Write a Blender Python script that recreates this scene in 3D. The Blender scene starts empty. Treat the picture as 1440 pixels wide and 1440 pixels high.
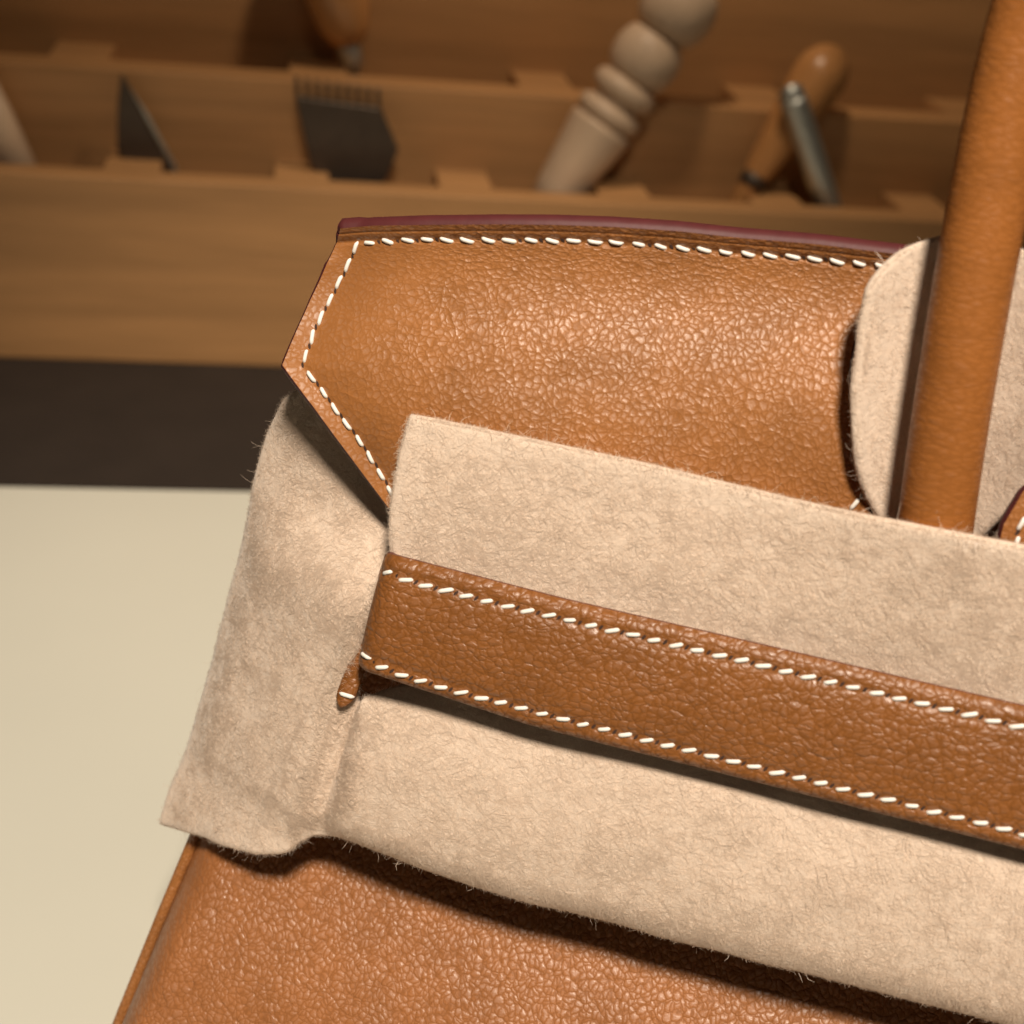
import bpy, bmesh, math, random
import numpy as np
from mathutils import Matrix, Vector

random.seed(7)
rng = np.random.default_rng(11)
scene = bpy.context.scene
col = scene.collection
CM = 0.01                                    # lengths below are in centimetres

# ------------------------------------------------------------------ camera
PITCH, ROLL = math.radians(28), math.radians(5.8)
fwd = Vector((0, math.cos(PITCH), -math.sin(PITCH)))
r0 = Vector((1, 0, 0)); u0 = Vector((0, math.sin(PITCH), math.cos(PITCH)))
right = r0 * math.cos(ROLL) + u0 * math.sin(ROLL)
up = u0 * math.cos(ROLL) - r0 * math.sin(ROLL)
cam_data = bpy.data.cameras.new('camera')
cam = bpy.data.objects.new('camera', cam_data); col.objects.link(cam)
cam.matrix_world = Matrix(((right.x, up.x, -fwd.x, 0.0),
                           (right.y, up.y, -fwd.y, -24.7225 * CM),
                           (right.z, up.z, -fwd.z, 28.1452 * CM), (0, 0, 0, 1)))
cam_data.sensor_width = 36.0
cam_data.angle = math.radians(38)
cam_data.clip_start = 0.01; cam_data.clip_end = 50
cam_data.dof.use_dof = True
cam_data.dof.focus_distance = 28.5 * CM
cam_data.dof.aperture_fstop = 15.0
scene.camera = cam

# ------------------------------------------------------------------ world and lamps (shop interior at night: warm spots)
world = bpy.data.worlds.new('World'); scene.world = world
world.use_nodes = True
bg = world.node_tree.nodes['Background']
bg.inputs[0].default_value = (1.0, 0.80, 0.58, 1)
bg.inputs[1].default_value = 0.035

def spot(name, loc, target, watts, size_deg, blend, radius, color):
    d = bpy.data.lights.new(name, 'SPOT'); o = bpy.data.objects.new(name, d); col.objects.link(o)
    d.energy = watts; d.spot_size = math.radians(size_deg); d.spot_blend = blend
    d.shadow_soft_size = radius; d.color = color
    o.location = Vector(loc) * CM
    o.rotation_euler = (Vector(target) - Vector(loc)).to_track_quat('-Z', 'Y').to_euler()
    return o
KEY_AZ, KEY_EL, KEY_D = math.radians(7), math.radians(56), 110
spot('key_spot', (KEY_D * math.cos(KEY_EL) * math.sin(KEY_AZ), -KEY_D * math.cos(KEY_EL) * math.cos(KEY_AZ), 15 + KEY_D * math.sin(KEY_EL)),
     (0, 3, 8), 94, 34, 0.75, 0.08, (1.0, 0.87, 0.71))
spot('rack_spot', (4, 36, 52), (7, 47, 9), 3.4, 110, 0.6, 0.02, (1.0, 0.79, 0.58))

scene.view_settings.view_transform = 'Standard'
scene.view_settings.look = 'None'
scene.view_settings.exposure = 0.0
scene.view_settings.gamma = 1.0
scene.view_settings.use_curve_mapping = False
scene.render.engine = 'CYCLES'
scene.cycles.use_adaptive_sampling = True
scene.cycles.adaptive_threshold = 0.025
scene.cycles.max_bounces = 6

# ------------------------------------------------------------------ material helpers
class NT:
    def __init__(s, name):
        s.m = bpy.data.materials.new(name); s.m.use_nodes = True
        s.t = s.m.node_tree; s.n = s.t.nodes; s.b = s.n['Principled BSDF']
    def node(s, kind, **kw):
        n = s.n.new(kind)
        for k, v in kw.items():
            if hasattr(n, k): setattr(n, k, v)
            else: n.inputs[k].default_value = v
        return n
    def link(s, a, b): s.t.links.new(a, b)
    def inp(s, sock, v):
        if isinstance(v, bpy.types.NodeSocket): s.link(v, sock)
        else: sock.default_value = v
    def math(s, op, a, b=0.0, c=0.0, clamp=False):
        n = s.n.new('ShaderNodeMath'); n.operation = op; n.use_clamp = clamp
        s.inp(n.inputs[0], a); s.inp(n.inputs[1], b); s.inp(n.inputs[2], c)
        return n.outputs[0]
    def vmath(s, op, a, b=(0, 0, 0)):
        n = s.n.new('ShaderNodeVectorMath'); n.operation = op
        s.inp(n.inputs[0], a); s.inp(n.inputs[1], b)
        return n.outputs[0]
    def smooth(s, v, a, b, lo=0.0, hi=1.0):
        n = s.n.new('ShaderNodeMapRange'); n.interpolation_type = 'SMOOTHSTEP'
        s.inp(n.inputs['Value'], v)
        n.inputs['From Min'].default_value = a; n.inputs['From Max'].default_value = b
        n.inputs['To Min'].default_value = lo; n.inputs['To Max'].default_value = hi
        return n.outputs['Result']
    def noise(s, vec, scale, detail=2.0, rough=0.5):
        n = s.n.new('ShaderNodeTexNoise'); s.inp(n.inputs['Vector'], vec)
        n.inputs['Scale'].default_value = scale; n.inputs['Detail'].default_value = detail
        n.inputs['Roughness'].default_value = rough
        return n
    def voro(s, vec, scale, feature='DISTANCE_TO_EDGE', rand=1.0):
        n = s.n.new('ShaderNodeTexVoronoi'); n.feature = feature; s.inp(n.inputs['Vector'], vec)
        n.inputs['Scale'].default_value = scale; n.inputs['Randomness'].default_value = rand
        return n.outputs['Distance']
    def mixc(s, fac, a, b):
        n = s.n.new('ShaderNodeMix'); n.data_type = 'RGBA'
        s.inp(n.inputs['Factor'], fac)
        s.inp(n.inputs['A'] if False else n.inputs[6], a); s.inp(n.inputs[7], b)
        return n.outputs[2]
    def bump(s, h, dist, strength=1.0):
        n = s.n.new('ShaderNodeBump'); s.inp(n.inputs['Height'], h)
        n.inputs['Distance'].default_value = dist; s.inp(n.inputs['Strength'], strength)
        return n.outputs[0]

def leather(name, color, cells, depth, rough=0.40, crease=0.16, stretch=(1, 1), fine=0.22, spec=0.85, dome_k=1.1, crease_shade=0.34):
    g = NT(name)
    uv = g.node('ShaderNodeUVMap'); uv.uv_map = 'UVMap'
    base = g.vmath('MULTIPLY', uv.outputs[0], (stretch[0], stretch[1], 1))
    wn = g.noise(base, 1.6, 2.0)
    off = g.vmath('MULTIPLY', g.vmath('SUBTRACT', wn.outputs['Color'], (0.5, 0.5, 0.5)), (0.32, 0.32, 0))
    wn2 = g.noise(base, cells * 1.3, 2.0)
    off2 = g.vmath('MULTIPLY', g.vmath('SUBTRACT', wn2.outputs['Color'], (0.5, 0.5, 0.5)), (0.72 / cells, 0.72 / cells, 0))
    p = g.vmath('ADD', g.vmath('ADD', base, off), off2)
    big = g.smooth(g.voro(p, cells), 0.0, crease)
    p2 = g.vmath('ADD', p, (3.3, 7.1, 0))
    small = g.smooth(g.voro(p2, cells * 1.9), 0.0, crease * 1.25)
    dome = g.voro(p, cells, 'F1')
    # long shallow folds that cut across the pebbles
    fold = g.smooth(g.math('ABSOLUTE', g.math('SUBTRACT', g.noise(g.vmath('MULTIPLY', p, (1.0, 1.7, 1)), cells * 0.28, 2.0).outputs['Fac'], 0.5)), 0.0, 0.035)
    sel = g.smooth(g.noise(base, 2.1, 2.0).outputs['Fac'], 0.38, 0.62, 0.25, 1.0)
    h = g.math('MULTIPLY', g.math('MULTIPLY', dome, dome), -dome_k)
    wide = g.smooth(g.voro(p, cells), 0.0, crease * 2.3)
    h = g.math('MULTIPLY_ADD', wide, 0.20, h)
    h = g.math('MULTIPLY_ADD', g.math('MULTIPLY', small, sel), 0.10, h)
    h = g.math('MULTIPLY_ADD', fold, 0.10, h)
    h = g.math('MULTIPLY_ADD', g.noise(base, cells * 4.0, 3.0, 0.6).outputs['Fac'], fine, h)
    at = g.node('ShaderNodeAttribute'); at.attribute_name = 'grain'
    nrm = g.bump(h, depth, at.outputs['Fac'])
    g.link(nrm, g.b.inputs['Normal'])
    blotch = g.noise(base, 0.7, 3.0).outputs['Fac']
    c = g.mixc(g.smooth(blotch, 0.3, 0.7), tuple(x * 0.90 for x in color) + (1,), tuple(min(1, x * 1.08) for x in color) + (1,))
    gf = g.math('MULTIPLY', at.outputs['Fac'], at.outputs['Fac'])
    c = g.mixc(g.math('MULTIPLY', g.smooth(big, 0.0, 0.7, crease_shade, 0.0), gf), c, tuple(x * 0.5 for x in color) + (1,))  # self-shadowing of the creases between pebbles, painted into the base colour
    g.link(c, g.b.inputs['Base Color'])
    g.link(g.smooth(g.noise(base, cells * 2.0, 2.0).outputs['Fac'], 0.3, 0.7, rough - 0.05, rough + 0.08), g.b.inputs['Roughness'])
    g.link(g.smooth(wide, 0.0, 0.9, spec * 0.25, spec), g.b.inputs['Specular IOR Level'])  # gloss lowered in the creases, standing in for occlusion there
    return g.m

def paint(name, color, rough, var=0.12, bump=0.0, scale=8.0, spec=0.5, metal=0.0):
    g = NT(name)
    tc = g.node('ShaderNodeTexCoord')
    v = g.vmath('MULTIPLY', tc.outputs['Object'], (100, 100, 100))
    n = g.noise(v, scale, 3.0)
    c = g.mixc(n.outputs['Fac'], tuple(x * (1 - var) for x in color) + (1,), tuple(min(1, x * (1 + var)) for x in color) + (1,))
    g.link(c, g.b.inputs['Base Color'])
    g.b.inputs['Roughness'].default_value = rough
    g.b.inputs['Specular IOR Level'].default_value = spec
    g.b.inputs['Metallic'].default_value = metal
    if bump: g.link(g.bump(n.outputs['Fac'], bump), g.b.inputs['Normal'])
    return g.m

def wood(name, color, along, rough=0.5, scale=1.0, contrast=0.35):
    g = NT(name)
    tc = g.node('ShaderNodeTexCoord')
    k = [100 * (0.05 if i == along else 1.0) * scale for i in range(3)]
    v = g.vmath('MULTIPLY', tc.outputs['Object'], tuple(k))
    a = g.noise(v, 0.55, 4.0, 0.6); b = g.noise(v, 5.0, 3.0, 0.6)
    f = g.math('ADD', g.math('MULTIPLY', a.outputs['Fac'], 0.7), g.math('MULTIPLY', b.outputs['Fac'], 0.3))
    c = g.mixc(g.smooth(f, 0.34, 0.66), tuple(x * (1 - contrast) for x in color) + (1,), tuple(x * (1 + contrast * 0.5) for x in color) + (1,))
    g.link(c, g.b.inputs['Base Color'])
    g.b.inputs['Roughness'].default_value = rough
    g.b.inputs['Specular IOR Level'].default_value = 0.35
    g.link(g.bump(b.outputs['Fac'], 0.0002), g.b.inputs['Normal'])
    return g.m

def felt_mat(name, color):
    g = NT(name)
    tc = g.node('ShaderNodeTexCoord')
    v = g.vmath('MULTIPLY', tc.outputs['Object'], (100, 100, 100))
    w = g.noise(v, 3.0, 2.0)
    vv = g.vmath('ADD', v, g.vmath('MULTIPLY', w.outputs['Color'], (0.5, 0.5, 0.5)))
    n = g.noise(vv, 6.0, 5.0, 0.65)
    c = g.mixc(g.smooth(n.outputs['Fac'], 0.3, 0.7), tuple(x * 0.94 for x in color) + (1,), tuple(min(1, x * 1.04) for x in color) + (1,))
    g.link(c, g.b.inputs['Base Color'])
    g.b.inputs['Roughness'].default_value = 0.95
    g.b.inputs['Specular IOR Level'].default_value = 0.15
    g.b.inputs['Sheen Weight'].default_value = 0.25
    g.b.inputs['Sheen Roughness'].default_value = 0.5
    g.link(g.bump(n.outputs['Fac'], 0.00035), g.b.inputs['Normal'])
    return g.m

def fibre_mat(name, color):
    g = NT(name)
    gi = g.node('ShaderNodeNewGeometry')
    c = g.mixc(gi.outputs['Random Per Island'], tuple(x * 0.84 for x in color) + (1,), tuple(min(1, x * 1.17) for x in color) + (1,))
    g.link(c, g.b.inputs['Base Color'])
    g.b.inputs['Roughness'].default_value = 0.36
    g.b.inputs['Specular IOR Level'].default_value = 0.65
    tl = g.node('ShaderNodeBsdfTranslucent'); g.link(c, tl.inputs['Color'])
    mx = g.node('ShaderNodeMixShader'); mx.inputs[0].default_value = 0.35
    g.link(g.b.outputs[0], mx.inputs[1]); g.link(tl.outputs[0], mx.inputs[2])
    g.link(mx.outputs[0], g.n['Material Output'].inputs['Surface'])
    return g.m

TAN = (0.290, 0.114, 0.032)
M = {}
M['flap'] = leather('tan_leather_pebbled', TAN, 8.6, 0.000105, rough=0.48, spec=1.0, dome_k=1.3, fine=0.08, crease_shade=0.34)
M['panel'] = leather('tan_leather_panel', (0.290, 0.111, 0.036), 8.2, 0.000145, rough=0.47, spec=1.0, dome_k=1.5, fine=0.08, crease_shade=0.40)
M['strap'] = leather('tan_leather_strap', (0.205, 0.075, 0.018), 7.2, 0.00021, rough=0.42, crease=0.12, stretch=(0.85, 1.1), dome_k=0.9, spec=0.8, crease_shade=0.34)
M['handle'] = leather('tan_leather_handle', (0.275, 0.099, 0.023), 7.4, 0.00008, rough=0.42, crease=0.2, stretch=(0.55, 1.5), fine=0.5, dome_k=0.8, spec=0.6, crease_shade=0.25)
M['edge'] = paint('burgundy_edge_paint', (0.075, 0.014, 0.015), 0.55, 0.2, 0.00008, 4.0, 0.35)
M['edge_brown'] = paint('brown_edge_paint', (0.120, 0.030, 0.018), 0.5, 0.15, 0.00004, 6.0)
M['thread'] = paint('white_linen_thread', (0.74, 0.72, 0.68), 0.6, 0.06, 0.00005, 25.0, 0.4)
M['slit'] = paint('awl_slit_dark', (0.035, 0.014, 0.008), 0.9, 0.1)
M['lining'] = paint('leather_back', (0.16, 0.07, 0.03), 0.8, 0.15)
M['felt'] = felt_mat('beige_felt', (0.61, 0.49, 0.395))
M['fibre'] = fibre_mat('beige_felt_fibre', (0.70, 0.58, 0.475))
M['table'] = paint('cream_table', (0.535, 0.525, 0.455), 0.55, 0.03, 0.0, 0.15, 0.3)
M['mat'] = paint('dark_mat', (0.024, 0.017, 0.013), 0.7, 0.25, 0.0, 0.4, 0.3)
M['wood'] = wood('rack_wood', (0.42, 0.220, 0.088), 0, contrast=0.20)
M['wood_pale'] = wood('pale_turned_wood', (0.54, 0.395, 0.27), 2, 0.45, 1.4, 0.15)
M['wood_brown'] = wood('brown_handle_wood', (0.42, 0.20, 0.07), 2, 0.3, 1.2, 0.25)
M['steel'] = paint('brushed_steel', (0.50, 0.51, 0.47), 0.5, 0.1, 0.0, 10.0, 0.5, 1.0)
M['dark_steel'] = paint('dark_tool_steel', (0.075, 0.055, 0.04), 0.45, 0.3, 0.0, 1.2, 0.5, 0.55)

# ------------------------------------------------------------------ object helpers
def tag(o, label=None, cat=None, group=None, kind=None):
    if label: o['label'] = label
    if cat: o['category'] = cat
    if group: o['group'] = group
    if kind: o['kind'] = kind
    return o

def empty(name, mat=None, parent=None):
    o = bpy.data.objects.new(name, None); col.objects.link(o)
    o.empty_display_size = 0.01
    if mat is not None: o.matrix_world = mat
    return o

def mesh_obj(name, verts, faces, mat, parent=None, mw=None, uv=None, grain=None, smooth=True, scale=CM):
    me = bpy.data.meshes.new(name)
    me.from_pydata([tuple(float(c) * scale for c in v) for v in verts], [], [tuple(int(i) for i in f) for f in faces])
    mats = mat if isinstance(mat, (list, tuple)) else [mat]
    for m in mats: me.materials.append(m)
    if smooth: me.polygons.foreach_set('use_smooth', [True] * len(me.polygons))
    if uv is not None:
        lay = me.uv_layers.new(name='UVMap')
        li = np.empty(len(me.loops), dtype=np.int32); me.loops.foreach_get('vertex_index', li)
        lay.data.foreach_set('uv', np.asarray(uv, dtype=np.float32)[li].ravel())
        a = me.attributes.new('grain', 'FLOAT', 'POINT')
        gr = np.ones(len(verts), dtype=np.float32) if grain is None else np.asarray(grain, dtype=np.float32)
        a.data.foreach_set('value', gr)
    me.update()
    o = bpy.data.objects.new(name, me); col.objects.link(o)
    if parent is not None: o.parent = parent
    elif mw is not None: o.matrix_world = mw
    return o

def interp_poly(pts, t):
    """pts (n,k) sampled at arclength fractions t"""
    pts = np.asarray(pts, float)
    d = np.concatenate([[0], np.cumsum(np.linalg.norm(np.diff(pts[:, :2], axis=0), axis=1))]); d /= d[-1]
    return np.stack([np.interp(t, d, pts[:, k]) for k in range(pts.shape[1])], 1)

def smooth_poly(pts, n=200, it=6):
    p = interp_poly(pts, np.linspace(0, 1, n))
    for _ in range(it): p[1:-1] = 0.25 * p[:-2] + 0.5 * p[1:-1] + 0.25 * p[2:]
    return p

def grid_normals(P):
    du = np.gradient(P, axis=1); dv = np.gradient(P, axis=0)
    n = np.cross(du, dv)
    n /= np.linalg.norm(n, axis=2, keepdims=True) + 1e-12
    if n[..., 2].mean() < 0: n = -n
    return n

def rim_loop(ny, nx):
    top = [(0, j) for j in range(nx)]
    rgt = [(i, nx - 1) for i in range(1, ny)]
    bot = [(ny - 1, j) for j in range(nx - 2, -1, -1)]
    lft = [(i, 0) for i in range(ny - 2, 0, -1)]
    return top + rgt + bot + lft

def sheet(name, P, thick, mat, parent=None, mw=None, rim_mat=None, rim_bulge=0.35, uv=None, grain=None, rim_name='painted_edge', rim_only=None):
    """solid sheet from a front grid P (rows top to bottom, columns left to right); the rim is its own part if rim_mat is given"""
    ny, nx, _ = P.shape
    N = grid_normals(P)
    th = np.broadcast_to(np.asarray(thick, float), (ny, nx))
    Bk = P - N * th[..., None]
    verts = np.concatenate([P.reshape(-1, 3), Bk.reshape(-1, 3)])
    idx = np.arange(ny * nx).reshape(ny, nx)
    a, b, c, d = idx[:-1, :-1].ravel(), idx[:-1, 1:].ravel(), idx[1:, 1:].ravel(), idx[1:, :-1].ravel()
    o = ny * nx
    faces = [tuple(f) for f in np.stack([d, c, b, a], 1)] + [tuple(f) for f in np.stack([a + o, b + o, c + o, d + o], 1)]
    uvs = np.concatenate([P[..., :2].reshape(-1, 2) if uv is None else uv.reshape(-1, 2)] * 2)
    gr = None if grain is None else np.concatenate([grain.ravel()] * 2)
    loop = rim_loop(ny, nx); m = len(loop)
    fr = np.array([P[i, j] for i, j in loop]); bk = np.array([Bk[i, j] for i, j in loop]); nn = np.array([N[i, j] for i, j in loop])
    tan = np.roll(fr, -1, 0) - np.roll(fr, 1, 0)
    out = np.cross(tan, nn); out /= np.linalg.norm(out, axis=1, keepdims=True) + 1e-12
    cen = P.reshape(-1, 3).mean(0)
    if ((fr - cen) * out).sum(1).mean() < 0: out = -out
    lt = np.array([th[i, j] for i, j in loop])[:, None]
    K = 6
    rings = []
    for k in range(K + 1):
        t = k / K; rings.append(fr * (1 - t) + bk * t + out * (lt * rim_bulge * math.sin(math.pi * t) ** 0.6 if 0 < k < K else 0))
    rv = np.concatenate(rings)
    rf = []
    for k in range(K):
        for q in range(m):
            r = (q + 1) % m
            rf.append((k * m + q, k * m + r, (k + 1) * m + r, (k + 1) * m + q))
    if rim_mat is None:
        base = len(verts)
        verts = np.concatenate([verts, rv]); faces += [tuple(i + base for i in f) for f in rf]
        uvs = np.concatenate([uvs, rv[:, :2]])
        if gr is not None: gr = np.concatenate([gr, np.ones(len(rv))])
    ob = mesh_obj(name, verts, faces, mat, parent, mw, uvs, gr)
    bm = bmesh.new(); bm.from_mesh(ob.data)
    if rim_mat is None: bmesh.ops.remove_doubles(bm, verts=bm.verts, dist=1e-7)
    bmesh.ops.recalc_face_normals(bm, faces=bm.faces); bm.to_mesh(ob.data); bm.free()
    rim = None
    if rim_mat is not None:
        rim = mesh_obj(rim_name, rv, rf, rim_mat, ob)
        bm = bmesh.new(); bm.from_mesh(rim.data); bmesh.ops.recalc_face_normals(bm, faces=bm.faces); bm.to_mesh(rim.data); bm.free()
    return ob, N, rim

def tube(name, pts, rad, mat, parent=None, mw=None, seg=24, cap=True, grain=None, refu=Vector((0, 0, 1))):
    pts = [Vector(p) for p in pts]; n = len(pts)
    rads = [rad] * n if not hasattr(rad, '__len__') else list(rad)
    verts, faces, uvs = [], [], []
    run = 0.0
    for i, p in enumerate(pts):
        t = (pts[min(i + 1, n - 1)] - pts[max(i - 1, 0)]).normalized()
        x = refu.cross(t).normalized(); y = t.cross(x)
        if i: run += (p - pts[i - 1]).length
        for k in range(seg + 1):
            a = 2 * math.pi * k / seg
            verts.append(p + (x * math.cos(a) + y * math.sin(a)) * rads[i]); uvs.append((a * rads[i], run))
    w = seg + 1
    for i in range(n - 1):
        for k in range(seg):
            faces.append((i * w + k, i * w + k + 1, (i + 1) * w + k + 1, (i + 1) * w + k))
    if cap:
        for i, rev in ((0, True), (n - 1, False)):
            f = [i * w + k for k in range(seg)]
            faces.append(tuple(reversed(f)) if rev else tuple(f))
    return mesh_obj(name, verts, faces, mat, parent, mw, uvs, None)

def value_noise(P, cell, seed):
    r = np.random.default_rng(seed); T = r.random((64, 64))
    x = P[..., 0] / cell; y = P[..., 1] / cell
    xi = np.floor(x).astype(int); yi = np.floor(y).astype(int)
    fx = x - xi; fy = y - yi; fx = fx * fx * (3 - 2 * fx); fy = fy * fy * (3 - 2 * fy)
    g = lambda i, j: T[i % 64, j % 64]
    return ((g(xi, yi) * (1 - fx) + g(xi + 1, yi) * fx) * (1 - fy) + (g(xi, yi + 1) * (1 - fx) + g(xi + 1, yi + 1) * fx) * fy) - 0.5

# ------------------------------------------------------------------ the setting
BEN = math.radians(10)
bench_mw = Matrix.Rotation(BEN, 4, 'Z')          # bench frame: x along the bench, y away from the camera
def box(name, a0, a1, e0, e1, z0, z1, mat, parent=None, bevel=0.0):
    bm = bmesh.new()
    bmesh.ops.create_cube(bm, size=1.0)
    for v in bm.verts:
        v.co = Vector((a0 + (v.co.x + 0.5) * (a1 - a0), e0 + (v.co.y + 0.5) * (e1 - e0), z0 + (v.co.z + 0.5) * (z1 - z0))) * CM
    if bevel: bmesh.ops.bevel(bm, geom=list(bm.edges), offset=bevel * CM, segments=2, affect='EDGES', profile=0.6)
    me = bpy.data.meshes.new(name); bm.to_mesh(me); bm.free()
    me.materials.append(mat)
    o = bpy.data.objects.new(name, me); col.objects.link(o)
    if parent is not None: o.parent = parent
    else: o.matrix_world = bench_mw
    return o

tag(box('table_top', -70, 70, -60, 29.25, -3.0, 0.0, M['table'], bevel=0.25), kind='structure')
tag(box('counter', -90, 90, 29.35, 70, -4.0, -0.05, M['mat']), kind='structure')

# ------------------------------------------------------------------ tool rack
rack = empty('tool_rack', bench_mw @ Matrix.Translation((0, 42 * CM, -0.05 * CM)))
tag(rack, 'stepped wooden tool rack with slotted ledges behind the bag', 'tool rack')
def rbox(name, a0, a1, e0, e1, z0, z1, bevel=0.12, m='wood'):
    return box(name, a0, a1, e0 - 42, e1 - 42, z0 + 0.05, z1 + 0.05, M[m], rack, bevel)
A0, A1 = -34, 48
rbox('front_board', A0, A1, 42.0, 43.5, -0.05, 8.7)
rbox('ledge_floor', A0, A1, 43.5, 46.5, -0.05, 6.9)
rbox('riser_board', A0, A1, 46.5, 48.6, -0.05, 12.42)
rbox('ledge_floor', A0, A1, 48.6, 52.0, -0.05, 10.6)
rbox('back_board', A0, A1, 52.0, 53.8, -0.05, 27.0)
for k in range(-3, 6):
    a = -4.9 + 7.6 * k
    rbox('divider', a, a + 2.5, 43.5, 46.5, 6.9, 8.697, 0.08)
for k in range(-2, 4):
    a = -4.3 + 11.1 * k
    rbox('divider', a, a + 2.7, 48.6, 52.0, 10.6, 12.417, 0.08)

# ---- tools standing in the rack (bench frame, cm)
def lathe(name, prof, mat, parent, seg=40):
    """profile of (height, radius) round the local z axis"""
    verts, faces = [], []
    for z, r in prof:
        for k in range(seg):
            a = 2 * math.pi * k / seg; verts.append((r * math.cos(a), r * math.sin(a), z))
    n = len(prof)
    for i in range(n - 1):
        for k in range(seg):
            r = (k + 1) % seg
            faces.append((i * seg + k, i * seg + r, (i + 1) * seg + r, (i + 1) * seg + k))
    faces.append(tuple(reversed(range(seg)))); faces.append(tuple((n - 1) * seg + k for k in range(seg)))
    return mesh_obj(name, verts, faces, mat, parent)

def axis_frame(p0, p1):
    p0, p1 = Vector(p0), Vector(p1)
    q = (p1 - p0).to_track_quat('Z', 'Y')
    return bench_mw @ Matrix.Translation(p0 * CM) @ q.to_matrix().to_4x4()

def bead(z0, z1, rmin, rmax, n=10):
    return [(z0 + (z1 - z0) * i / n, rmin + (rmax - rmin) * math.sin(math.pi * i / n) ** 0.5) for i in range(n + 1)]

# turned pale handle
t = empty('turned_handle', axis_frame((7.9, 45.0, 6.95), (14.3, 45.9, 18.5)))
tag(t, 'pale turned wooden handle with ring grooves and beads leaning in the rack', 'tool handle')
o0 = 1.75
lathe('shank', [(0, 0.95), (o0, 1.2), (o0 + 3.25, 1.58), (o0 + 3.4, 1.6), (o0 + 3.5, 1.5), (o0 + 3.6, 1.25)], M['wood_pale'], t)
lathe('ring', bead(o0 + 3.6, o0 + 4.55, 1.2, 1.6), M['wood_pale'], t)
lathe('ring', bead(o0 + 4.55 + 0.25, o0 + 5.9, 1.15, 1.6), M['wood_pale'], t)
lathe('neck', [(o0 + 4.5, 1.12), (o0 + 4.9, 1.12)], M['wood_pale'], t)
lathe('bead', bead(o0 + 5.9, o0 + 8.3, 1.05, 1.66, 14), M['wood_pale'], t)
lathe('bead', bead(o0 + 8.3, o0 + 11.2, 1.0, 1.8, 14), M['wood_pale'], t)
lathe('knob', bead(o0 + 11.2, o0 + 14.0, 0.6, 1.3, 14), M['wood_pale'], t)

# steel rod with a slanted tip
t = empty('steel_punch', axis_frame((22.75, 44.3, 6.95), (19.0, 44.6, 14.0)))
tag(t, 'grey steel rod punch with slanted shiny tip beside brown wooden handle', 'punch')
lathe('shaft', [(0, 0.58), (2, 0.64), (7.1, 0.68), (7.45, 0.65)], M['steel'], t)
def slanted_tip(parent):
    seg = 32; verts, faces = [], []
    for ring, zf in ((0, lambda a: 7.4), (1, lambda a: 7.75 + 0.42 * math.cos(a)), (2, lambda a: 7.9 + 0.3 * math.cos(a))):
        r = (0.65, 0.62, 0.42)[ring]
        for k in range(seg):
            a = 2 * math.pi * k / seg; verts.append((r * math.cos(a), r * math.sin(a), zf(a)))
    for i in range(2):
        for k in range(seg):
            r = (k + 1) % seg; faces.append((i * seg + k, i * seg + r, (i + 1) * seg + r, (i + 1) * seg + k))
    faces.append(tuple(2 * seg + k for k in range(seg)))
    return mesh_obj('tip', verts, faces, M['steel'], parent)
slanted_tip(t)

# brown wooden handle leaning on the riser
t = empty('wooden_handle_tool', axis_frame((16.9, 44.6, 6.95), (21.6, 46.6, 15.2)))
tag(t, 'brown wooden tool handle with rounded top crossing behind the steel punch', 'tool handle')
prof = [(0, 0.45), (2.4, 0.55), (3.2, 0.72), (5.0, 0.95), (7.0, 1.22), (8.4, 1.36)]
prof += [(8.4 + 1.75 * math.sin(i / 12 * math.pi / 2), 1.36 * math.cos(i / 12 * math.pi / 2) + 0.001) for i in range(1, 13)]
lathe('handle', prof, M['wood_brown'], t)
lathe('collar', [(2.35, 0.6), (2.45, 0.66), (2.95, 0.7), (3.05, 0.64)], M['dark_steel'], t)

def plate(name, outline, th, mat, parent):
    """flat plate in local x-z with real thickness and a bevelled rim"""
    bm = bmesh.new()
    vs = [bm.verts.new((x * CM, 0, z * CM)) for x, z in outline]
    f = bm.faces.new(vs)
    ext = bmesh.ops.extrude_face_region(bm, geom=[f])
    bmesh.ops.translate(bm, verts=[v for v in ext['geom'] if isinstance(v, bmesh.types.BMVert)], vec=(0, th * CM, 0))
    bmesh.ops.recalc_face_normals(bm, faces=bm.faces)
    bmesh.ops.bevel(bm, geom=list(bm.edges), offset=min(0.06, th * 0.25) * CM, segments=1, affect='EDGES')
    me = bpy.data.meshes.new(name); bm.to_mesh(me); bm.free(); me.materials.append(mat)
    o = bpy.data.objects.new(name, me); col.objects.link(o); o.parent = parent
    return o
def rack_item(name, a, e, z, label, cat):
    o = empty(name, bench_mw @ Matrix.Translation((a * CM, e * CM, z * CM)))
    return tag(o, label, cat)

# pricking iron with a row of teeth
t = rack_item('pricking_iron', -1.4, 44.7, 6.95, 'wide dark steel pricking iron with row of teeth pointing up', 'pricking iron')
plate('iron_body', [(-2.62, 5.15), (1.30, 4.85), (2.2, 3.0), (1.75, 1.6), (1.1, 0.9), (0.9, 0.0), (-0.6, 0.0), (-0.75, 1.2), (-1.85, 2.0)], 0.5, M['dark_steel'], t)
for i in range(9):
    x = -2.60 + i * 0.46; z = 5.12 - 0.078 * i * 0.46
    plate('tooth', [(x, z - 0.05), (x + 0.22, z - 0.07), (x + 0.13, z + 0.92), (x - 0.07, z + 0.94)], 0.3, M['dark_steel'], t)

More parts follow.
